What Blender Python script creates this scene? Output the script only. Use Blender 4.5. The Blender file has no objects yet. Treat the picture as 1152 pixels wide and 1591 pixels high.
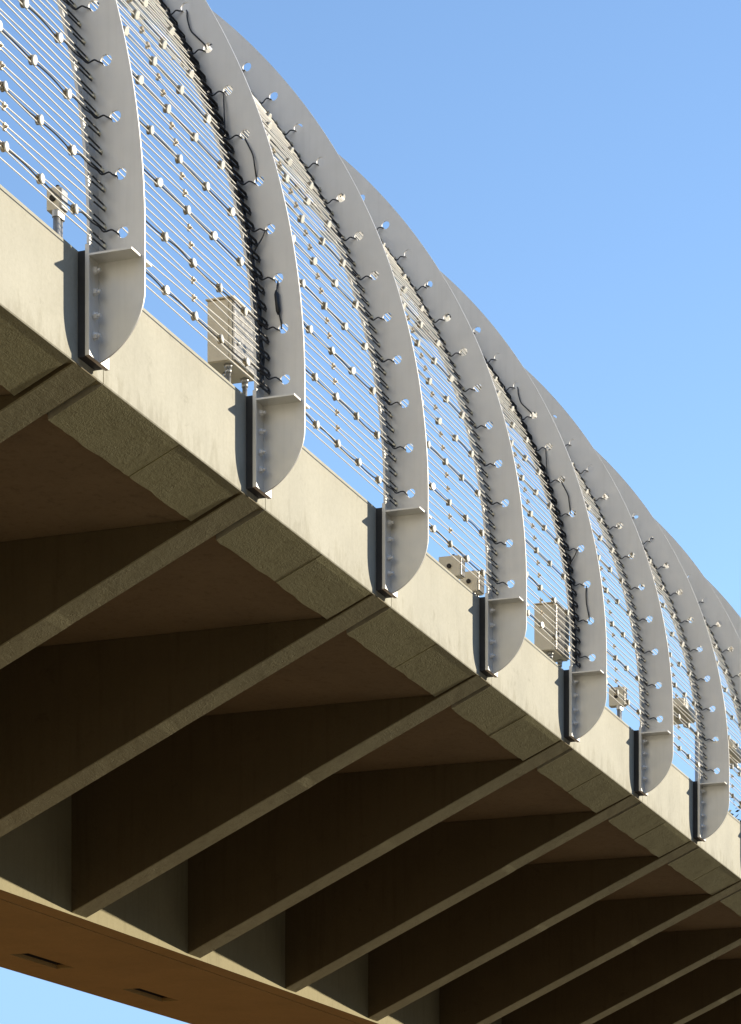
import bpy, math, random
from mathutils import Vector, Matrix, noise
random.seed(7)
PI = math.pi
scene = bpy.context.scene
COL = scene.collection
H = 8.70734            # height of the fin foot above the ground
S = 3.0                # fin spacing

# ---------------------------------------------------------------- materials
def new_mat(name):
    m = bpy.data.materials.new(name); m.use_nodes = True
    nt = m.node_tree
    return m, nt, nt.nodes['Principled BSDF']

def N(nt, kind, **kw):
    n = nt.nodes.new(kind)
    for k, v in kw.items():
        if k in n.inputs: n.inputs[k].default_value = v
        else: setattr(n, k, v)
    return n

def mapped(nt, scale):
    tc = N(nt, 'ShaderNodeTexCoord'); mp = N(nt, 'ShaderNodeMapping')
    geo = N(nt, 'ShaderNodeNewGeometry')
    mp.inputs['Scale'].default_value = scale
    nt.links.new(geo.outputs['Position'], mp.inputs['Vector'])
    return mp

def ramp(nt, src, stops):
    r = N(nt, 'ShaderNodeValToRGB')
    el = r.color_ramp.elements
    while len(el) > 1: el.remove(el[-1])
    el[0].position = stops[0][0]; el[0].color = (*stops[0][1], 1)
    for p, c in stops[1:]:
        e = el.new(p); e.color = (*c, 1)
    nt.links.new(src, r.inputs['Fac'])
    return r

def mix(nt, a, b, mode='MULTIPLY', fac=1.0):
    m = N(nt, 'ShaderNodeMix'); m.data_type = 'RGBA'; m.blend_type = mode
    if hasattr(fac, 'links') or hasattr(fac, 'is_linked'): nt.links.new(fac, m.inputs[0])
    else: m.inputs[0].default_value = fac
    for s, v in ((6, a), (7, b)):
        if isinstance(v, tuple): m.inputs[s].default_value = (*v, 1)
        else: nt.links.new(v, m.inputs[s])
    return m.outputs[2]

def noise_tex(nt, vec, scale, detail=6, rough=.6, dist=0):
    n = N(nt, 'ShaderNodeTexNoise'); n.inputs['Scale'].default_value = scale
    n.inputs['Detail'].default_value = detail; n.inputs['Roughness'].default_value = rough
    n.inputs['Distortion'].default_value = dist
    nt.links.new(vec.outputs[0], n.inputs['Vector'])
    return n.outputs['Fac']

def concrete(name, base, rough_bump=.25, bump_scale=60, streak=.25, stain=.35, pits=True, coarse=0, dark=(.55, .53, .48), edge=False):
    m, nt, b = new_mat(name)
    v1 = mapped(nt, (1, 1, 1)); vs = mapped(nt, (9, 9, .55)); 
    big = noise_tex(nt, v1, 1.3, 5, .6)
    fine = noise_tex(nt, v1, 34, 6, .7)
    st = noise_tex(nt, vs, 1.6, 6, .62)
    c = ramp(nt, big, [(.3, tuple(x*.90 for x in base)), (.55, base), (.75, tuple(min(1, x*1.07) for x in base))]).outputs[0]
    f = ramp(nt, fine, [(.3, (.9, .9, .88)), (.6, (1, 1, 1)), (.8, (1.0, 1.0, .99))]).outputs[0]
    c = mix(nt, c, f, 'MULTIPLY', .8)
    s = ramp(nt, st, [(.28, dark), (.46, (.95, .95, .94)), (.6, (1, 1, 1))]).outputs[0]
    c = mix(nt, c, s, 'MULTIPLY', streak)
    blot = noise_tex(nt, v1, 4.3, 9, .72, .6)
    bl = ramp(nt, blot, [(.30, tuple(x*.8 for x in dark)), (.40, (1, 1, 1))]).outputs[0]
    c = mix(nt, c, bl, 'MULTIPLY', stain)
    if edge:       # grime that creeps up from the drip edge
        sep = N(nt, 'ShaderNodeSeparateXYZ'); geo = N(nt, 'ShaderNodeNewGeometry'); nt.links.new(geo.outputs['Position'], sep.inputs[0])
        mr = N(nt, 'ShaderNodeMapRange'); mr.inputs['From Min'].default_value = H-.05; mr.inputs['From Max'].default_value = H+.36
        mr.inputs['To Min'].default_value = .30; mr.inputs['To Max'].default_value = -.02; nt.links.new(sep.outputs[2], mr.inputs['Value'])
        vd = mapped(nt, (7, 7, 2.2)); gn = noise_tex(nt, vd, 1.1, 9, .68, .3)
        su = N(nt, 'ShaderNodeMath', operation='ADD'); nt.links.new(mr.outputs[0], su.inputs[0]); nt.links.new(gn, su.inputs[1])
        gr = ramp(nt, su.outputs[0], [(.70, (1, 1, 1)), (.80, (.72, .70, .64)), (.92, (.55, .53, .47))]).outputs[0]
        c = mix(nt, c, gr, 'MULTIPLY', .40)
    if pits:
        vo = N(nt, 'ShaderNodeTexVoronoi'); vo.inputs['Scale'].default_value = 26
        nt.links.new(v1.outputs[0], vo.inputs['Vector'])
        pr = ramp(nt, vo.outputs['Distance'], [(.035, (.45, .43, .38)), (.07, (1, 1, 1))]).outputs[0]
        c = mix(nt, c, pr, 'MULTIPLY', .55)
    nt.links.new(c, b.inputs['Base Color'])
    b.inputs['Roughness'].default_value = .88
    b.inputs['Specular IOR Level'].default_value = .25
    bp = N(nt, 'ShaderNodeBump'); bp.inputs['Strength'].default_value = rough_bump; bp.inputs['Distance'].default_value = .012
    hsrc = noise_tex(nt, v1, bump_scale, 7, .68)
    if coarse:
        vp = N(nt, 'ShaderNodeTexVoronoi'); vp.inputs['Scale'].default_value = 11; nt.links.new(v1.outputs[0], vp.inputs['Vector'])
        ph = ramp(nt, vp.outputs['Distance'], [(.04, (0, 0, 0)), (.13, (1, 1, 1))]).outputs[0]
        pm = ramp(nt, noise_tex(nt, v1, 2.1, 4, .6), [(.50, (1, 1, 1)), (.60, (0, 0, 0))]).outputs[0]     # pores come in patches
        pk = N(nt, 'ShaderNodeMath', operation='MAXIMUM'); nt.links.new(ph, pk.inputs[0]); nt.links.new(pm, pk.inputs[1])
        am = ramp(nt, noise_tex(nt, v1, 1.7, 5, .65, .8), [(.36, (.25,)*3), (.62, (1, 1, 1))]).outputs[0]  # trowelled and coarse areas
        hm = N(nt, 'ShaderNodeMath', operation='MULTIPLY'); nt.links.new(hsrc, hm.inputs[0]); nt.links.new(am, hm.inputs[1])
        h2 = N(nt, 'ShaderNodeMath', operation='MULTIPLY_ADD'); h2.inputs[1].default_value = .9; nt.links.new(pk.outputs[0], h2.inputs[0]); nt.links.new(hm.outputs[0], h2.inputs[2])
        hsrc = h2.outputs[0]
        vv = mapped(nt, (3.0, 9.0, 9.0))
        co = noise_tex(nt, vv, 2.6, 8, .7, 1.2)
        ad = N(nt, 'ShaderNodeMath', operation='MULTIPLY_ADD'); ad.inputs[1].default_value = coarse
        nt.links.new(co, ad.inputs[0]); nt.links.new(hsrc, ad.inputs[2]); hsrc = ad.outputs[0]
    nt.links.new(hsrc, bp.inputs['Height']); nt.links.new(bp.outputs[0], b.inputs['Normal'])
    return m

M_FASCIA = concrete('fair_faced_concrete', (.515, .495, .412), .10, 55, .13, .30, edge=True)
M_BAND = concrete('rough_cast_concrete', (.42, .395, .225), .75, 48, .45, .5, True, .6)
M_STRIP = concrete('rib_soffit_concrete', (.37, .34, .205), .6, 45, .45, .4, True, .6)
M_RIB = concrete('shaded_board_formed_concrete', (.15, .116, .063), .35, 40, .35, .4, True, .8)  # base darkened so the rib sides carry deep shade in their colour
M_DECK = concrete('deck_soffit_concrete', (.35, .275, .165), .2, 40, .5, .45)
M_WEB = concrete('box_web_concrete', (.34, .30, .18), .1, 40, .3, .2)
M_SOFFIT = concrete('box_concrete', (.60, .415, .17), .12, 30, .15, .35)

def plain(name, col, rough=.5, metal=0, bump=0, bscale=200, var=.06, spec=.5):
    m, nt, b = new_mat(name)
    v = mapped(nt, (1, 1, 1))
    n = noise_tex(nt, v, 5, 5, .6)
    c = ramp(nt, n, [(.3, tuple(x*(1-var) for x in col)), (.7, tuple(min(1, x*(1+var)) for x in col))]).outputs[0]
    nt.links.new(c, b.inputs['Base Color'])
    b.inputs['Metallic'].default_value = metal
    b.inputs['Specular IOR Level'].default_value = spec
    rr = ramp(nt, noise_tex(nt, v, 14, 6, .7), [(.3, (rough*.85,)*3), (.7, (min(1, rough*1.15),)*3)]).outputs[0]
    nt.links.new(rr, b.inputs['Roughness'])
    if bump:
        bp = N(nt, 'ShaderNodeBump'); bp.inputs['Strength'].default_value = bump; bp.inputs['Distance'].default_value = .003
        nt.links.new(noise_tex(nt, v, bscale, 4, .6), bp.inputs['Height']); nt.links.new(bp.outputs[0], b.inputs['Normal'])
    return m

def fin_paint():
    m, nt, b = new_mat('silver_grey_paint')
    v = mapped(nt, (1, 1, 1)); vs = mapped(nt, (14, 14, .7))
    c = ramp(nt, noise_tex(nt, v, 2.2, 6, .6), [(.3, (.74, .73, .70)), (.7, (.80, .79, .76))]).outputs[0]
    s = ramp(nt, noise_tex(nt, vs, 1.5, 7, .6), [(.3, (.86, .855, .84)), (.5, (1, 1, 1))]).outputs[0]
    c = mix(nt, c, s, 'MULTIPLY', .3)
    sp = ramp(nt, noise_tex(nt, v, 38, 8, .75), [(.27, (.72, .7, .66)), (.34, (1, 1, 1))]).outputs[0]
    c = mix(nt, c, sp, 'MULTIPLY', .5)
    nt.links.new(c, b.inputs['Base Color'])
    b.inputs['Metallic'].default_value = .5
    rr = ramp(nt, noise_tex(nt, v, 9, 6, .7), [(.3, (.36,)*3), (.7, (.50,)*3)]).outputs[0]
    nt.links.new(rr, b.inputs['Roughness'])
    bp = N(nt, 'ShaderNodeBump'); bp.inputs['Strength'].default_value = .06; bp.inputs['Distance'].default_value = .004
    nt.links.new(noise_tex(nt, v, 3.5, 3, .5), bp.inputs['Height']); nt.links.new(bp.outputs[0], b.inputs['Normal'])
    return m
M_FIN = fin_paint()
M_ROD = plain('stainless_rod', (.90, .86, .77), .34, .25)
M_SLEEVE = plain('dark_sleeve', (.035, .034, .036), .5, 0)
M_CLIP = plain('stainless_clip', (.60, .52, .40), .36, .7)
M_BODY = plain('lamp_body_bronze', (.38, .31, .20), .45, .5)
M_ANCHOR = plain('bright_anchor_steel', (.88, .82, .66), .28, .55)
M_LENS = plain('opal_lens', (.84, .82, .74), .35, 0)
M_CABLE = plain('black_cable', (.022, .022, .024), .34, 0, var=.2)
M_BOLT = plain('galvanised_steel', (.88, .87, .85), .4, .15)
M_PACK = plain('black_packer', (.045, .047, .052), .7, 0, .3, 60, .2)
M_CAB = plain('cream_cabinet_paint', (.90, .78, .56), .4, 0)
M_STEELBOX = plain('bare_steel', (.50, .48, .45), .24, 1.0)
M_DARK = plain('dark_recess', (.05, .04, .03), .9)
M_PIPE = plain('conduit', (.55, .54, .51), .35, .7)

# ---------------------------------------------------------------- mesh helper
class MB:
    def __init__(s): s.v = []; s.f = []; s.m = []; s.sm = []
    def face(s, idx, mat=0, smooth=False): s.f.append(tuple(idx)); s.m.append(mat); s.sm.append(smooth)
    def add(s, pts):
        n = len(s.v); s.v += [tuple(p) for p in pts]; return list(range(n, n+len(pts)))
    def box(s, x0, x1, y0, y1, z0, z1, mat=0, M=None):
        p = [Vector(q) for q in ((x0,y0,z0),(x1,y0,z0),(x1,y1,z0),(x0,y1,z0),(x0,y0,z1),(x1,y0,z1),(x1,y1,z1),(x0,y1,z1))]
        if M is not None: p = [M @ q for q in p]
        i = s.add(p)
        for q in ((3,2,1,0),(4,5,6,7),(0,1,5,4),(1,2,6,5),(2,3,7,6),(3,0,4,7)): s.face([i[k] for k in q], mat)
    def tube(s, path, r, n=8, mat=0, caps=True):
        path = [Vector(p) for p in path]; rings = []
        ref = None
        for k, p in enumerate(path):
            t = (path[min(k+1, len(path)-1)] - path[max(k-1, 0)]).normalized()
            if ref is None:
                a = Vector((0,0,1)) if abs(t.z) < .9 else Vector((1,0,0))
                ref = (a - t*a.dot(t)).normalized()
            else: ref = (ref - t*ref.dot(t)).normalized()
            b = t.cross(ref)
            rr = r[k] if isinstance(r, (list, tuple)) else r
            rings.append(s.add([p + (ref*math.cos(2*PI*j/n) + b*math.sin(2*PI*j/n))*rr for j in range(n)]))
        for a, b in zip(rings, rings[1:]):
            for j in range(n): s.face((a[j], a[(j+1)%n], b[(j+1)%n], b[j]), mat, True)
        if caps:
            s.face(list(reversed(rings[0])), mat); s.face(rings[-1], mat)
    def cyl(s, c, axis, r, h, n=12, mat=0, topmat=None, r2=None):
        c = Vector(c); ax = Vector(axis).normalized()
        a = Vector((1,0,0)) if abs(ax.x) < .9 else Vector((0,0,1))
        u = (a - ax*a.dot(ax)).normalized(); w = ax.cross(u); r2 = r if r2 is None else r2
        A = s.add([c + (u*math.cos(2*PI*j/n)+w*math.sin(2*PI*j/n))*r for j in range(n)])
        B = s.add([c + ax*h + (u*math.cos(2*PI*j/n)+w*math.sin(2*PI*j/n))*r2 for j in range(n)])
        for j in range(n): s.face((A[j], A[(j+1)%n], B[(j+1)%n], B[j]), mat, n > 8)
        s.face(list(reversed(A)), mat); s.face(B, mat if topmat is None else topmat)
    def mesh(s, name, mats):
        me = bpy.data.meshes.new(name); me.from_pydata(s.v, [], s.f)
        for m in (mats if isinstance(mats, (list, tuple)) else [mats]): me.materials.append(m)
        me.polygons.foreach_set('material_index', s.m); me.polygons.foreach_set('use_smooth', s.sm)
        me.update(); return me
    def build(s, name, mats, parent=None): return link(name, s.mesh(name, mats), parent)

def link(name, mesh, parent=None, loc=None, rot=None):
    o = bpy.data.objects.new(name, mesh); COL.objects.link(o)
    if parent: o.parent = parent
    if loc is not None: o.location = loc
    if rot is not None: o.rotation_euler = rot
    return o

def tag(o, label, cat, group=None):
    o['label'] = label; o['category'] = cat
    if group: o['group'] = group
    return o
def thing(name, label, cat, loc, group=None):
    o = bpy.data.objects.new(name, None); COL.objects.link(o); o.location = loc; o.empty_display_size = .2
    return tag(o, label, cat, group)
def structure(o): o['kind'] = 'structure'; return o

def bevel(o, w=.004, seg=2, ang=40):
    b = o.modifiers.new('bevel', 'BEVEL'); b.width = w; b.segments = seg; b.limit_method = 'ANGLE'; b.angle_limit = math.radians(ang)
    return o

# ---------------------------------------------------------------- arc of the screen
CY, CZ = 5.95, .85
RO, RF, RN, RH = 6.30, 5.95, 6.0, 6.135     # outer edge, flange face, net, cable holes
PE = math.radians(60)
ROW = .02217                                # angle between rows
P0 = .003
NROW = 47
def arc(R, p): return (CY - R*math.cos(p), CZ + R*math.sin(p))
def pt(x, R, p): y, z = arc(R, p); return Vector((x, y, z))
hole_phi = [.0057 + .0665*k for k in range(16) if .0057 + .0665*k < PE - .02]

# ---------------------------------------------------------------- fin parts
def web_mesh():
    cu = bpy.data.curves.new('web_outline', 'CURVE'); cu.dimensions = '2D'; cu.fill_mode = 'BOTH'; cu.extrude = .008
    def poly(pts):
        sp = cu.splines.new('POLY'); sp.points.add(len(pts)-1); sp.use_cyclic_u = True
        for q, p in zip(sp.points, pts): q.co = (p[0], p[1], 0, 1)
    out = []
    a, b, c, d = [Vector(q) for q in ((-.35, .47), (-.35, .25), (-.17, .055), (.0, .0))]
    for k in range(24):
        t = 1 - k/24
        out.append(tuple(a*(1-t)**3 + b*3*t*(1-t)**2 + c*3*t*t*(1-t) + d*t**3))
    out.append((-.35, .47))
    for k in range(97): out.append(arc(RO, PE*k/96))
    for k in range(96, -1, -1): out.append(arc(RF, PE*k/96))
    poly(out)
    for p in hole_phi:
        y, z = arc(RH, p)
        poly([(y + .042*math.cos(2*PI*j/28), z + .042*math.sin(2*PI*j/28)) for j in range(28)])
    o = bpy.data.objects.new('web_outline', cu); COL.objects.link(o)
    dg = bpy.context.evaluated_depsgraph_get()
    me = bpy.data.meshes.new_from_object(o.evaluated_get(dg))
    bpy.data.objects.remove(o); bpy.data.curves.remove(cu)
    me.transform(Matrix(((0,0,1,0),(1,0,0,0),(0,1,0,0),(0,0,0,1))))     # (y,z) sheet stood up across the bridge
    me.name = 'web_plate'; me.materials.clear(); me.materials.append(M_FIN)
    for p in me.polygons: p.use_smooth = False; p.material_index = 0
    return me

def thick_grid(ss, xs, skip, f0, f1):
    """sheet over stations ss and columns xs, cells in skip left open; f0/f1 give front and back points"""
    b = MB(); ns, nx = len(ss), len(xs)
    A = [[b.add([f0(s, x)])[0] for x in xs] for s in ss]; B = [[b.add([f1(s, x)])[0] for x in xs] for s in ss]
    full = lambda i, j: 0 <= i < ns-1 and 0 <= j < nx-1 and (i, j) not in skip
    for i in range(ns-1):
        for j in range(nx-1):
            if not full(i, j): continue
            b.face((A[i][j], A[i][j+1], A[i+1][j+1], A[i+1][j])); b.face((B[i][j], B[i+1][j], B[i+1][j+1], B[i][j+1]))
            if not full(i-1, j): b.face((A[i][j], B[i][j], B[i][j+1], A[i][j+1]))
            if not full(i+1, j): b.face((A[i+1][j+1], B[i+1][j+1], B[i+1][j], A[i+1][j]))
            if not full(i, j-1): b.face((A[i+1][j], B[i+1][j], B[i][j], A[i][j]))
            if not full(i, j+1): b.face((A[i][j+1], B[i][j+1], B[i+1][j+1], A[i+1][j+1]))
    return b
anchor_phi = [P0 + ROW*(k - .5) for k in range(NROW+1) if P0 + ROW*(k-.5) < PE - .004]
FW = .155
def flange_mesh():
    ss = [-.012]; skip = set(); xs = [-FW, -.118, -.098, .098, .118, FW]
    for p in anchor_phi:
        a, c = p - .0017, p + .0017
        if a <= ss[-1]: continue
        ss.append(a); skip |= {(len(ss)-1, 1), (len(ss)-1, 3)}; ss.append(c)
    ss.append(PE)
    return thick_grid(ss, xs, skip, lambda s, x: pt(x, RF-.0005, s), lambda s, x: pt(x, RF-.022, s)).mesh('rear_flange', M_FIN)
def bracket_mesh():
    b = MB(); b.box(-FW-.004, FW+.004, 0, .034, .004, .775); return b.mesh('mounting_flange', M_FIN)
def shelf_mesh(sgn):
    b = MB(); x = sorted((sgn*.0085, sgn*.165)); b.box(x[0], x[1], -.325, -.001, .690, .704); return b.mesh('shelf_plate', M_FIN)
def bolt_mesh():
    b = MB(); b.cyl((0, 0, 0), (0,-1,0), .030, .004, 18); b.cyl((0,-.004,0), (0,-1,0), .0235, .022, 6); b.cyl((0,-.026,0), (0,-1,0), .0125, .022, 12)
    return b.mesh('bolt', M_BOLT)
def packer_mesh():
    b = MB(); b.box(-.135, .135, .0345, .0995, .007, .742); return b.mesh('packer', M_PACK)
def anchor_mesh(dark=False):
    b = MB()
    if not dark:
        b.cyl((-.030,0,0), (1,0,0), .0105, .060, 8)
        for s in (-1, 1):
            b.tube([(s*.034,0,-.0165), (s*.022,-.002,-.0165), (s*.022,-.002,.0165), (s*.034,0,.0165)], .0048, 6)
            b.cyl((s*.0085,0,0), (s,0,0), .016, .006, 6)
    else:
        for s in (-1, 1):
            path = [(s*.22,0,.0185)] + [(s*(.055 - .030*math.sin(t)), -.004, .0185*math.cos(t)) for t in [PI*k/8 for k in range(9)]] + [(s*.22,0,-.0185)]
            b.tube(path, .0078, 7)
        b.cyl((-.028,0,0), (1,0,0), .012, .056, 8)
    return b.mesh('rod_anchor', [M_SLEEVE if dark else M_ANCHOR])

ME_WEB, ME_FL, ME_BR, ME_BOLT, ME_PK = web_mesh(), flange_mesh(), bracket_mesh(), bolt_mesh(), packer_mesh()
ME_SH = [shelf_mesh(-1), shelf_mesh(1)]
ME_AN, ME_AND = anchor_mesh(), anchor_mesh(True)

ORD = ['first','second','third','fourth','fifth','sixth','seventh','eighth','ninth','tenth','eleventh','twelfth']
CABLED = (1, 4)
FINS = range(-1, 12)
def fin_label(i):
    if i == -1: return 'curved silver grey steel fin nearest the viewer, just past the left edge'
    if i == 0: return 'leftmost curved steel fin in view, its foot above the left corner of the bridge'
    extra = 'with black jumper cables between its holes' if i in CABLED else 'bolted to the concrete parapet'
    if i > 7: extra = 'far down the bridge, only its curved edge showing'
    return f'{ORD[i]} curved steel fin from the left, {extra}'
def make_fin(i):
    t = thing('curved_steel_fin', fin_label(i), 'steel fin', (S*i, 0, H), 'curved steel fins along the bridge edge')
    link('web_plate', ME_WEB, t); link('rear_flange', ME_FL, t)
    bevel(link('mounting_flange', ME_BR, t), .003)
    for m in ME_SH: link('shelf_plate', m, t)
    link('packer', ME_PK, t)
    for s in (-1, 1):
        for z in (.615, .465, .300, .160): link('bolt', ME_BOLT, t, (s*.082, -.0005, z), (0, random.uniform(0, 1), 0))
    am = ME_AND if i in CABLED else ME_AN
    for p in anchor_phi:
        link('rod_anchor', am, t, pt(0, RN, p), (p, 0, 0))
    return t
for i in FINS: make_fin(i)

# ---------------------------------------------------------------- rod screens
def rod_mesh(pa, pm):
    b = MB()
    b.tube([pt(.0095, RN, pa), pt(.03, RN, pa), pt(S/2-.025, RN, pm), pt(S/2+.025, RN, pm), pt(S-.03, RN, pa), pt(S-.0095, RN, pa)], .0050, 6)
    L = .205 + random.uniform(-.012, .012); f = (L-.03)/(S/2-.055)
    b.tube([pt(S-L, RN, pa+(pm-pa)*f), pt(S-.03, RN, pa), pt(S-.012, RN, pa)], .0062, 7, 1)
    return b.mesh('rod', [M_ROD, M_SLEEVE])
def clip_mesh():
    b = MB()
    b.box(-.010, .010, -.009, .009, -.024, .024)
    b.cyl((0,-.011,0), (0,-1,0), .011, .012, 10); b.cyl((0,-.023,0), (0,-1,0), .006, .006, 8)
    for z in (-.0175, .0175): b.cyl((-.014,0,z), (1,0,0), .0085, .028, 8)
    return b.mesh('clip', M_CLIP)
ME_CLIP = clip_mesh()
J = lambda: random.gauss(0, .022)*ROW
rods = [[rod_mesh(anchor_phi[0]-.14*ROW, anchor_phi[0]-.17*ROW+J()) for q in range(3)]]
for k in range(NROW):
    c = P0 + ROW*k
    if c + .5*ROW > PE - .004: break
    rods.append([rod_mesh(c - .36*ROW, c - .13*ROW+J()) for q in range(3)]); rods.append([rod_mesh(c + .36*ROW, c + .13*ROW+J()) for q in range(3)])
NR = (len(rods)-1)//2
def bay_words(i):
    if i == -1: return 'bay left of the leftmost fin'
    return f'bay between {ORD[i]} and {ORD[i+1]} fins' if i+1 < len(ORD) else 'farthest bay'
for i in range(-1, 11):
    t = thing('rod_screen', f'net of thin bright steel rods filling the {bay_words(i)}', 'rod screen', (S*i, 0, H), 'rod screens between the fins')
    for m in rods: link('rod', random.choice(m), t)
    for k in range(NR):
        if k % 3: link('clip', ME_CLIP, t, pt(S/2, RN, P0+ROW*k), (P0+ROW*k, 0, random.uniform(-.05, .05)))

# ---------------------------------------------------------------- light strings
def disc_mesh():
    b = MB()
    b.cyl((0,.018,0), (0,-1,0), .027, .034, 18, 0, r2=.031)
    b.cyl((0,-.016,0), (0,-1,0), .0345, .005, 24, 1)
    b.cyl((0,-.021,0), (0,-1,0), .0345, .003, 24, 1, r2=.029)
    b.cyl((-.047,.002,0), (1,0,0), .0095, .094, 8, 0)
    b.box(-.010, .010, .0, .016, -.031, .031, 0)
    return b.mesh('disc_light', [M_BODY, M_LENS])
ME_DISC = disc_mesh()
def cable_path(c, ph, seed):
    rnd = random.Random(seed)
    lo, hi = RN-.014, c + .5*ROW
    P = [(-.004, RH-.036, ph-.001), (.03, RH-.045, ph-.002), (.06, RN+.07, ph+.001), (.09, RN+.01, hi-.004), (.16, lo, hi-.003)]
    xs = [S*k/6 for k in range(1, 6)]
    prev = None
    for n, x in enumerate(xs):
        if prev is not None:
            sag = rnd.uniform(-.0012, .0022)
            P.append((prev+.12, RN-.004, c+sag*1.0)); P.append(((prev+x)/2, RN-.004, c+sag*1.5)); P.append((x-.12, RN-.004, c+sag))
        P.append((x-.05, RN-.002, c)); P.append((x+.05, RN-.002, c)); prev = x
    P += [(S-.36, RN-.006, c+.25*ROW), (S-.20, lo+.004, hi-.006), (S-.10, RN-.004, hi-.005), (S-.065, RN+.016, hi-.009), (S-.045, RN+.06, ph+.002), (S-.03, RH-.055, ph+rnd.uniform(-.0005,.0025)), (S-.010, RH-.038, ph-.0008), (S+.004, RH-.034, ph-.001)]
    pts = [pt(*p) for p in P]
    # Catmull-Rom smoothing
    out = []
    for k in range(len(pts)-1):
        a, b_, c_, d = pts[max(k-1,0)], pts[k], pts[k+1], pts[min(k+2,len(pts)-1)]
        for q in range(3):
            u = q/3
            out.append(.5*((2*b_)+(c_-a)*u+(2*a-5*b_+4*c_-d)*u*u+(3*b_-a-3*c_+d)*u**3))
    out.append(pts[-1]); return out
ROWW = ['lowest'] + [f'{o}' for o in ORD[1:]] + ['thirteenth','fourteenth','fifteenth','sixteenth']
strings = []
for n, ph in enumerate(hole_phi):
    c = P0 + ROW*3*n
    if c + .5*ROW > PE - .004: break
    vs = []
    for sd in range(3):
        b = MB(); b.tube(cable_path(c, ph, n*7+sd), .0058, 7); vs.append(b.mesh('cable', M_CABLE))
    strings.append((n, c, vs))
for i in range(-1, 11):
    for n, c, vs in strings:
        row = 'lowest row' if n == 0 else f'{ROWW[n]} row up'
        t = thing('light_string', f'black cable with disc lights, {row}, {bay_words(i)}', 'light string', (S*i, 0, H), 'strings of disc lights on the rod screens')
        link('cable', vs[(i*5+n) % 3], t)
        for k in range(1, 6):
            o = link('disc_light', ME_DISC, t, pt(S*k/6 + random.uniform(-.012, .012), RN, c), (c + random.gauss(0,.06), random.gauss(0,.06), random.gauss(0, .09)))

# ---------------------------------------------------------------- jumper cables and bundles on the cabled fins
def smooth(pts, m=5):
    pts = [Vector(p) for p in pts]; out = []
    for k in range(len(pts)-1):
        a, b_, c_, d = pts[max(k-1,0)], pts[k], pts[k+1], pts[min(k+2,len(pts)-1)]
        for q in range(m):
            u = q/m
            out.append(.5*((2*b_)+(c_-a)*u+(2*a-5*b_+4*c_-d)*u*u+(3*b_-a-3*c_+d)*u**3))
    out.append(pts[-1]); return out
for i in CABLED:
    fin = f'{ORD[i]} fin from the left'
    b = MB()
    for s in range(5):
        rnd = random.Random(i*10+s); x0 = -.07 - .014*s; path = []
        p = -.008
        while p < .96 - .02*s:
            path.append(pt(x0 + rnd.uniform(-.012,.012), RF+.012+rnd.uniform(0,.022), p)); p += ROW*(.5 if s % 2 else 1)
        b.tube(smooth(path, 3), .0075, 6)
    o = b.build('cable_bundle', M_CABLE); o.location = (S*i, 0, H)
    tag(o, f'bundle of black cables running up the inner edge of the {fin}', 'cable bundle', 'cable bundles on the fins')
    def jumper(ka, kb, bow, what, connector=False):
        a, c = hole_phi[ka], hole_phi[kb]
        mid = (a+c)/2
        P = [pt(.0, RH-.02, a), pt(-.015, RH-.012, a+.006), pt(-.035, RH-.012+bow*.6, a+(c-a)*.3), pt(-.032, RH-.014+bow, mid), pt(-.03, RH-.012+bow*.5, a+(c-a)*.75), pt(-.015, RH-.008, c-.007), pt(.0, RH-.008, c-.003)]
        b = MB(); b.tube(smooth(P), .0062, 7)
        if connector:
            b.tube([pt(-.034, RH-.013+bow, mid-.016), pt(-.034, RH-.013+bow, mid-.011), pt(-.034, RH-.013+bow, mid+.011), pt(-.034, RH-.013+bow, mid+.016)], [.008,.019,.019,.008], 10)
        o = b.build('jumper_cable', M_CABLE); o.location = (S*i, 0, H)
        tag(o, f'{what} between two holes of the {fin}', 'cable', 'jumper cables on the fins')
    jumper(1, 2, -.01, 'jumper cable with fat inline connector' if i == 1 else 'short low jumper cable', i == 1)
    jumper(4, 5, .03, 'long jumper cable halfway up,')
    jumper(7, 8, -.04, 'highest jumper cable')
    for k, nm in ((3, 'lower'), (6, 'upper')):
        b = MB(); a = hole_phi[k]
        b.tube(smooth([pt(.0, RH-.02, a), pt(-.02, RH-.035, a-.001), pt(-.045, RH-.075, a-.012 - .01*(k==6)), pt(-.06, RN+.01, a-.022-.028*(k==6)), pt(-.07, RN-.02, a-.03-.03*(k==6))]), .0055, 7)
        o = b.build('jumper_cable', M_CABLE); o.location = (S*i, 0, H)
        tag(o, f'{nm} tail cable dropping from a hole of the {fin}', 'cable', 'jumper cables on the fins')

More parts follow.
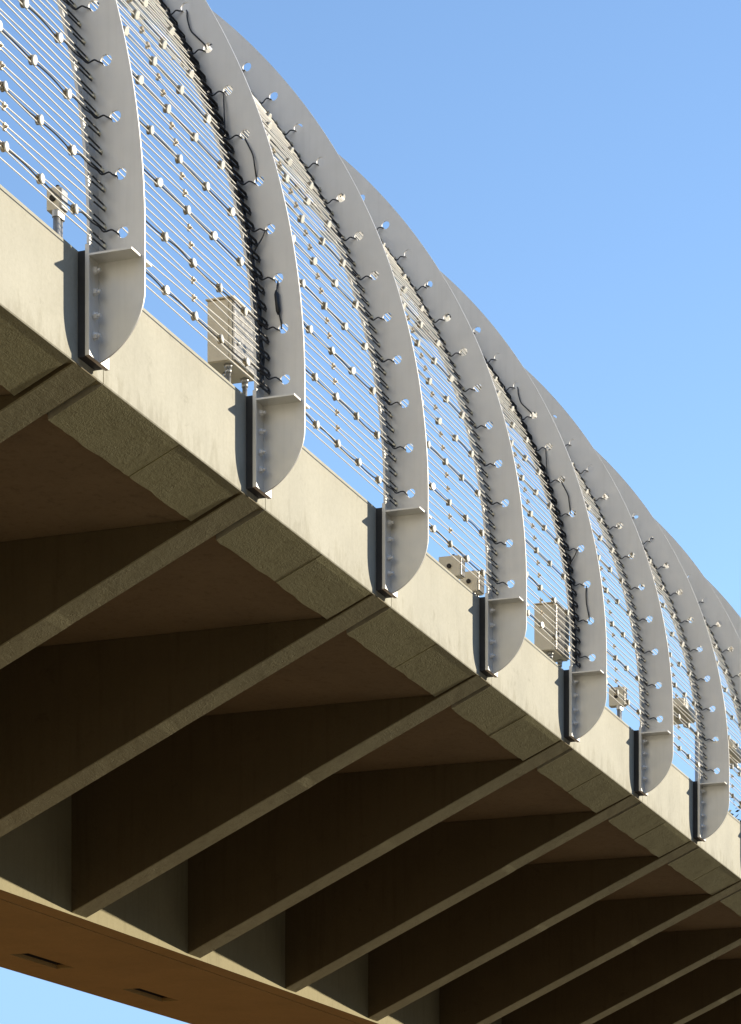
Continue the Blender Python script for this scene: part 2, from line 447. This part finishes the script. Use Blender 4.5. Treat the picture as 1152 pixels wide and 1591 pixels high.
# ---------------------------------------------------------------- concrete bridge
bridge = thing('concrete_bridge', 'pale concrete bridge deck on tapering ribs and a box girder, seen from below', 'bridge', (0, 0, H))
YF, SL = .10, -.45
B0, B1 = -3, 13                      # bays built
XA, XB = B0*S + .27, B1*S + .27
def edge_beam(i):
    """one parapet and edge panel, joint to joint"""
    xs, gap = [], []
    x0, x1 = S*i + .27, S*(i+1) + .27
    r0, r1 = S*(i+1) - .235, x1
    st = []
    n = 26
    for k in range(n+1): st.append((x0 + .006 + (r0-x0-.006)*k/n, 0))
    mid = (x0 + r0)/2 + random.uniform(-.05, .10)
    st = [q for q in st if abs(q[0]-mid) > .03] + [(mid-.0132, 0), (mid-.0128, 0), (mid+.0128, 0), (mid+.0132, 0)]
    st.sort()
    st += [(r0+.001, 1), (x1-.006, 1)]
    off = random.uniform(-.006, .006)
    b = MB(); rings = []
    nb = 7
    for (x, g) in st:
        prof = [(YF+.006, .75), (YF, .742)]
        prof += [(YF, .35), (YF, -.034), (YF+.006, -.042)]
        for q in range(1, nb+1):
            y = YF + .006 + (.435-.006)*q/nb
            if q == nb and not g: y += .012*noise.noise(Vector((x*3.1, 5.5, i*1.7))) + .007*noise.noise(Vector((x*13, 2.5, i)))
            z = -.04 - .458*(y-YF)
            if g: z = min(z + .045, -.042)
            else:
                if x > mid: z += off*.5
                if abs(x-mid) < .013: z += .007
            prof.append((y, z))
        prof += [(prof[-1][0]+.004, -.19), (.54, -.19), (.54, -.01), (.36, -.01), (.35, .742), (.344, .75)]
        rings.append(b.add([(x, y, z) for y, z in prof]))
    m = len(rings[0])
    for a, c in zip(rings, rings[1:]):
        for j in range(m):
            f = (a[j], a[(j+1) % m], c[(j+1) % m], c[j])
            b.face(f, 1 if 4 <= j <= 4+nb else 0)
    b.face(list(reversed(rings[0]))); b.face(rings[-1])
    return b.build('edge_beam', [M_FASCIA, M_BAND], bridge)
for i in range(B0, B1): edge_beam(i)

def rib(i):
    """tapering rib from the edge to the box girder"""
    b = MB(); x0, x1 = S*i - .18, S*i + .18
    rnd = random.Random(i+50)
    yj = 1.95 + rnd.uniform(-.25, .25); st = []
    n = 46
    for k in range(n+1):
        y = YF + .004 + (4.60 - YF - .004)*k/n
        st.append((y, 0 if y < yj else 1))
    rings = []; dj = rnd.uniform(.004, .010)
    for (y, g) in st:
        z = -.043 - .4665*(y-YF) - dj*g*.6
        wob = lambda q: .001*noise.noise(Vector((i*2.3+q, y*2.2, 1))) + .0008*noise.noise(Vector((i+q, y*9, 4)))
        zt = -.205 if y > .56 else -.045 + SL*(y-YF) + .05
        ch = .008
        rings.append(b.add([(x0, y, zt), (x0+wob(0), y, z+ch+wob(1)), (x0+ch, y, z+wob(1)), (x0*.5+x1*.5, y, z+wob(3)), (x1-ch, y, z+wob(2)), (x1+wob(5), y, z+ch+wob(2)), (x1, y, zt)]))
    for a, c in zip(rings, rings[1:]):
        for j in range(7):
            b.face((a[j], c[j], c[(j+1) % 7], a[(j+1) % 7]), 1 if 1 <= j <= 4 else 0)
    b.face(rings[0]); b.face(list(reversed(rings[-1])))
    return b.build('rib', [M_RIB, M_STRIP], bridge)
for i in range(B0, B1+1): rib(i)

# deck slab (top and soffit), mirrored cantilever on the far side
b = MB()
b.box(XA, XB, .5445, 11.15, -.2, -.012)
b.box(XA, XB, 11.152, 11.4, -.24, .75)
b.build('deck_slab', M_DECK, bridge)
# box girder: webs, soffit with drip groove and vent openings
WY0, WY1, ZS = 4.60, 7.03, -2.17
vents = [(S*k + 2.0, S*k + 3.2) for k in range(B0, 5)]
g = MB()
g.box(XA, XB, WY0+.002, WY0+.25, ZS+.321, -.203)
g.box(XA, XB, WY1-.25, WY1-.002, ZS+.321, -.203)
ss = [XA]; skip = set()
ys = [WY0, 4.845, 4.868, 6.235, 6.475, WY1]
for a, c in vents:
    ss.append(a); skip.add((len(ss)-1, 3)); ss.append(c)
ss.append(XB)
for k in range(len(ss)-1): skip.add((k, 1))
tg = thick_grid(ss, ys, skip, lambda s, y: (s, y, ZS), lambda s, y: (s, y, ZS+.32))
n0 = len(g.v); g.v += tg.v
for f in tg.f: g.face([q+n0 for q in f], 0 if all(abs(tg.v[q][1]-WY0) < 1e-5 for q in f) else 1)
g.box(XA, XB, 4.8455, 4.8675, ZS+.03, ZS+.3195, 2)
girder = g.build('box_girder', [M_WEB, M_SOFFIT, M_DARK], bridge)
for a, c in vents:
    v = MB()
    y0, y1 = 6.2355, 6.4745
    v.box(a+.0005, c-.0005, y0, y1, ZS+.30, ZS+.319, 0)
    v.box(a+.0005, c-.0005, y0, y0+.01, ZS+.05, ZS+.299, 0); v.box(a+.0005, c-.0005, y1-.01, y1, ZS+.05, ZS+.299, 0)
    for xx in (a+.0005, c-.0205): v.box(xx, xx+.02, y0+.0105, y1-.0105, ZS+.05, ZS+.299, 0)
    v.box(a+.12, c-.06, y0+.10, y0+.14, ZS+.05, ZS+.07, 1)
    v.box(a+.10, a+.1195, y0+.011, y1-.011, ZS+.05, ZS+.07, 1)
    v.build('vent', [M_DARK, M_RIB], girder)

# ---------------------------------------------------------------- equipment behind the parapet
def cabinet(x, y, z0, z1, dx, dy, label, pipes=3):
    """steel cabinet with a door, mounted on conduits that stand on the deck"""
    t = thing('electrical_cabinet', label, 'electrical cabinet', (x, y, H-.012), 'electrical cabinets behind the parapet')
    z0 += .012; z1 += .012
    b = MB(); b.box(0, dx, 0, dy, z0, z1); bevel(b.build('body', M_CAB, t), .006)
    b = MB(); b.box(.012, dx-.012, -.022, -.001, z0+.012, z1-.012); bevel(b.build('door', M_STEELBOX, t), .004)
    b = MB(); b.box(-.012, -.001, .03, dy-.002, z0+.006, z1-.006); bevel(b.build('side_cover', M_CAB, t), .004)
    b = MB(); b.box(-.03, dx+.015, -.03, dy+.01, z1+.001, z1+.014); bevel(b.build('lid', M_CAB, t), .003)
    b = MB(); b.cyl((dx*.15,-.022,(z0+z1)/2-.1), (0,-1,0), .014, .02, 10); b.build('latch', M_BOLT, t)
    for k in range(pipes):
        b = MB(); px = .08 + (dx-.16)*k/max(1, pipes-1); py = dy*(.3 + .4*(k % 2))
        b.tube([(px,py,0), (px,py,z0-.07)], .022, 12); b.cyl((px,py,z0-.075), (0,0,1), .028, .035, 10); b.cyl((px,py,z0-.04), (0,0,1), .028, .039, 12, r2=.040)
        b.build('conduit', M_PIPE, t)
    return t
cabinet(4.22, .80, 1.587, 2.115, .52, .225, 'tall cream electrical cabinet on conduits before the second fin from the left')
cabinet(13.88, .80, 1.53, 2.08, .55, .25, 'cream electrical cabinet on conduits before the fifth fin from the left')

def post_box(x, y, z0, z1, dx, dy, label, npost=3, name='junction_box'):
    t = thing(name, label, 'junction box', (x, y, H-.012), 'junction boxes behind the parapet')
    z0 += .012; z1 += .012
    b = MB(); b.box(0, dx, 0, dy, z0, z1); bevel(b.build('body', M_CAB, t), .006)
    b = MB(); b.box(.008, dx-.008, -.016, -.001, z0+.008, z1-.008); bevel(b.build('lid', M_STEELBOX, t), .003)
    b = MB(); b.cyl((-.001, dy*.5, (z0*.5+z1*.5)), (-1,0,0), .025, .012, 12); b.cyl((dx*.5, dy*.4, z1), (0,0,1), .015, .03, 10); b.build('gland', M_DARK, t)
    for k in range(npost):
        b = MB(); px = dx*(.2 + .6*k/max(1, npost-1)); b.tube([(px, dy*.35, 0), (px, dy*.35, z0+.001)], .019 if k else .026, 10)
        b.cyl((px, dy*.35, z0-.05), (0,0,1), .034, .049, 8); b.build('conduit', M_PIPE, t)
    return t
post_box(.98, .80, 1.585, 1.755, .11, .11, 'small junction box on three thin conduits beside the leftmost fin')
post_box(10.35, .80, 1.44, 1.66, .14, .24, 'left of two junction boxes before the fourth fin from the left', 2)
post_box(10.95, .80, 1.44, 1.66, .20, .20, 'right of two junction boxes before the fourth fin from the left', 2)
post_box(17.0, .80, 1.60, 1.84, .12, .20, 'small junction box on conduits between the fifth and sixth fins', 2)

def floodlight(x, y, z, label):
    t = thing('floodlight', label, 'floodlight', (x, y, H-.012), 'floodlights behind the parapet')
    b = MB(); b.tube([(.95,.1,0), (.95,.1,z-.13)], .03, 12); b.tube([(.24,.1,z-.14), (.98,.1,z-.14)], .018, 10); b.build('post', M_PIPE, t)
    M = Matrix.Translation((0, 0, z)) @ Matrix.Rotation(math.radians(8), 4, 'Y')
    b = MB(); b.box(-.30, .36, -.02, .30, -.07, .07, 0, M); bevel(b.build('housing', M_CAB, t), .02, 3)
    b = MB(); b.box(-.27, .33, -.034, -.021, -.055, .055, 0, M); b.build('lens', M_LENS, t)
    b = MB()
    b.box(.28, .38, .06, .14, -.158, -.112); b2 = b.build('bracket', M_BOLT, t); b2.location.z = z
floodlight(20.45, .80, 2.34, 'pale floodlight on a post seen between the sixth and seventh fins')
floodlight(23.5, .80, 2.42, 'pale floodlight on a post right of the seventh fin')

# ---------------------------------------------------------------- ground
def ground():
    m, nt, b = new_mat('dry_earth')
    v = mapped(nt, (1, 1, 1))
    c = ramp(nt, noise_tex(nt, v, .15, 8, .65), [(.3, (.125, .060, .012)), (.5, (.155, .076, .016)), (.7, (.185, .095, .022))]).outputs[0]
    f = ramp(nt, noise_tex(nt, v, 9, 8, .7), [(.3, (.75, .72, .68)), (.6, (1, 1, 1))]).outputs[0]
    nt.links.new(mix(nt, c, f, 'MULTIPLY', .8), b.inputs['Base Color']); b.inputs['Roughness'].default_value = .95
    g = MB(); i = g.add([(-1500,-1500,0),(1500,-1500,0),(1500,1500,0),(-1500,1500,0)]); g.face(i)
    structure(g.build('ground', m))
    m, nt, b = new_mat('added_asphalt')
    v = mapped(nt, (1, 1, 1))
    c = ramp(nt, noise_tex(nt, v, .8, 8, .7), [(.3, (.030, .029, .027)), (.7, (.05, .048, .044))]).outputs[0]
    nt.links.new(c, b.inputs['Base Color']); b.inputs['Roughness'].default_value = .9
    g = MB(); i = g.add([(-13,-255,.004),(900,-255,.004),(900,1.0,.004),(-13,1.0,.004)]); g.face(i)  # unseen dark sheet, added to cut light bounced onto the underside
    structure(g.build('added_road', m))
    m, nt, b = new_mat('added_dry_grass')
    v = mapped(nt, (1, 1, 1))
    c = ramp(nt, noise_tex(nt, v, .3, 9, .7), [(.3, (.40, .30, .15)), (.7, (.55, .44, .25))]).outputs[0]
    nt.links.new(c, b.inputs['Base Color']); b.inputs['Roughness'].default_value = .95
    g = MB(); i = g.add([(-900,-255,.004),(-13.2,-255,.004),(-13.2,400,.004),(-900,400,.004)]); g.face(i)  # unseen pale sheet, added to bounce warm light onto the fin faces
    structure(g.build('added_field', m))
ground()

def ridge(name, a0, a1, d0, dd, hh, cols, scale):
    m, nt, b = new_mat(name)
    v = mapped(nt, (1, 1, 1))
    c = ramp(nt, noise_tex(nt, v, scale, 8, .7), cols).outputs[0]
    nt.links.new(c, b.inputs['Base Color']); b.inputs['Roughness'].default_value = .95
    g = MB(); rows = []; n = 100
    for k in range(n+1):
        a = math.radians(a0 + (a1-a0)*k/n)
        fade = min(1, (k+1)/7, (n-k+1)/7)
        row = []
        for q in range(9):
            d = d0 + dd*q
            lift = 1 if d0 < 200 else 1.75 - .75*math.exp(-((k*(a1-a0)/n + a0 - 308)/22)**2)      # lower where the sun stands
            h = hh*lift*(q/8)**.8*fade*(1 + .10*noise.noise(Vector((a*3, q*.15, 0)))) + .03*hh*noise.noise(Vector((a*11, q*.9, 3)))*(q/8)
            row.append((d*math.cos(a), d*math.sin(a), max(.0, h) + (.02 if q else -.5)))
        rows.append(g.add(row))
    for a, c in zip(rows, rows[1:]):
        for q in range(8): g.face((a[q], a[q+1], c[q+1], c[q]), 0, True)
    structure(g.build('added_hills', m))
def added_hills():
    ridge('added_dry_hillside', 96, 202, 95, 30, 200, [(.3, (.40, .365, .29)), (.6, (.54, .50, .42))], .03)       # added unseen behind the viewer, sunlit to bounce warm fill onto the fins
    ridge('added_wooded_hillside', 192, 366, 260, 55, 172, [(.35, (.015, .02, .008)), (.65, (.04, .045, .018))], .05)   # added out of view to block low sky from the underside
added_hills()

# ---------------------------------------------------------------- tree past the far end
def leaf_mat():
    m, nt, b = new_mat('leaves')
    oi = N(nt, 'ShaderNodeNewGeometry')
    c = ramp(nt, oi.outputs['Random Per Island'], [(0, (.03, .045, .015)), (.5, (.06, .08, .028)), (1, (.11, .10, .035))]).outputs[0]
    nt.links.new(c, b.inputs['Base Color']); b.inputs['Roughness'].default_value = .6
    return m
M_LEAF = leaf_mat(); M_BARK = plain('bark', (.07, .05, .035), .9, 0, .5, 30, .3)
CAM = Vector((-17.42270, -8.44657, 1.6)); AL = .35371; FPX = 4300.0; VH = 2150.26
def tree(base, htop, rad, label, seed):
    rnd = random.Random(seed)
    t = thing('tree', label, 'tree', base)
    tr = MB(); tips = []
    hz = htop
    tr.tube([(0,0,0), (.1,.05,hz*.25), (-.05,.1,hz*.5), (.1,0,hz*.72)], [.42,.33,.25,.13], 12)
    for k in range(26):
        a = rnd.uniform(0, 2*PI); z0 = hz*rnd.uniform(.35, .72); L = rad*rnd.uniform(.6, 1.05); up = rnd.uniform(.25, 1.0)
        p = Vector((.05, .05, z0)); path = [p.copy()]
        for q in range(5):
            p = p + Vector((math.cos(a)*L/5, math.sin(a)*L/5, L/5*up)) + Vector((rnd.uniform(-.2,.2), rnd.uniform(-.2,.2), rnd.uniform(-.1,.25)))
            a += rnd.uniform(-.4, .4); path.append(p.copy())
        tr.tube(path, [.11,.085,.06,.04,.024,.012], 6); tips += path[2:]
        for q in range(3):
            s = path[rnd.randint(2, 5)]; e = s + Vector((rnd.uniform(-1,1), rnd.uniform(-1,1), rnd.uniform(.1,1.2)))*.9
            tr.tube([s, (s+e)/2+Vector((rnd.uniform(-.1,.1),)*3), e], [.022,.015,.006], 5); tips += [e, (s+e)/2]
    tr.build('trunk', M_BARK, t)
    lf = MB()
    for c in tips:
        cl = rnd.uniform(.35, .75)
        for q in range(rnd.randint(40, 85)):
            d = Vector((rnd.gauss(0,1), rnd.gauss(0,1), rnd.gauss(0,.8)))*cl*.55
            p = c + d; s = rnd.uniform(.05, .11)
            u = Vector((rnd.gauss(0,1), rnd.gauss(0,1), rnd.gauss(0,1))).normalized(); w = u.cross(Vector((rnd.gauss(0,1), rnd.gauss(0,1), rnd.gauss(0,1)))).normalized()
            i = lf.add([p-u*s, p+w*s*.5, p+u*s, p-w*s*.5]); lf.face(i)
    lf.build('crown', M_LEAF, t)
# about 75 m away, behind the far parapet
D = 75.0
fw = Vector((math.cos(AL), math.sin(AL), 0)); rt = Vector((math.sin(AL), -math.cos(AL), 0))
def ray(u, v, d):
    q = CAM + fw*d + rt*((u-576)/FPX*d); return Vector((q.x, q.y, 1.6 + (VH-v)/FPX*d))
q = ray(1192, 1150, D)
tree((q.x, q.y, 0), q.z*1.13, 3.6, 'dark leafy tree showing above the parapet at the right edge', 5)

# ---------------------------------------------------------------- light, sky, camera
sd = Vector((.776, -1.0, .42)).normalized()          # towards the sun
sun = bpy.data.lights.new('sun', 'SUN'); sun.energy = 3.4; sun.angle = math.radians(.53); sun.color = (1.0, .90, .73)
so = bpy.data.objects.new('sun', sun); COL.objects.link(so); so.rotation_euler = sd.to_track_quat('Z', 'Y').to_euler(); so.location = (0, -30, 30)
w = bpy.data.worlds.new('World'); scene.world = w; w.use_nodes = True
nt = w.node_tree; bg = nt.nodes['Background']
sky = nt.nodes.new('ShaderNodeTexSky'); sky.sky_type = 'NISHITA'; sky.sun_disc = False
sky.sun_elevation = math.asin(sd.z); sky.sun_rotation = math.atan2(sd.x, sd.y)
sky.altitude = 900; sky.air_density = 1.0; sky.dust_density = .1; sky.ozone_density = 2.6
cap = mix(nt, sky.outputs[0], (1.55, 2.62, 4.15), 'DARKEN')      # the horizon haze stays as pale as in the photograph
nt.links.new(cap, bg.inputs['Color']); bg.inputs['Strength'].default_value = .15

cam = bpy.data.cameras.new('camera'); co = bpy.data.objects.new('camera', cam); COL.objects.link(co)
co.location = CAM
co.rotation_euler = (PI/2, 0, AL - PI/2)
cam.sensor_fit = 'HORIZONTAL'; cam.sensor_width = 36; cam.lens = FPX/1152*36
cam.shift_y = (VH - 795.5)/1152
cam.clip_start = .1; cam.clip_end = 5000
scene.camera = co
scene.view_settings.view_transform = 'Standard'; scene.view_settings.look = 'None'
scene.view_settings.exposure = .90; scene.view_settings.gamma = 1
scene.render.engine = 'CYCLES'
scene.cycles.max_bounces = 8; scene.cycles.diffuse_bounces = 5
scene.render.resolution_x = 741; scene.render.resolution_y = 1024
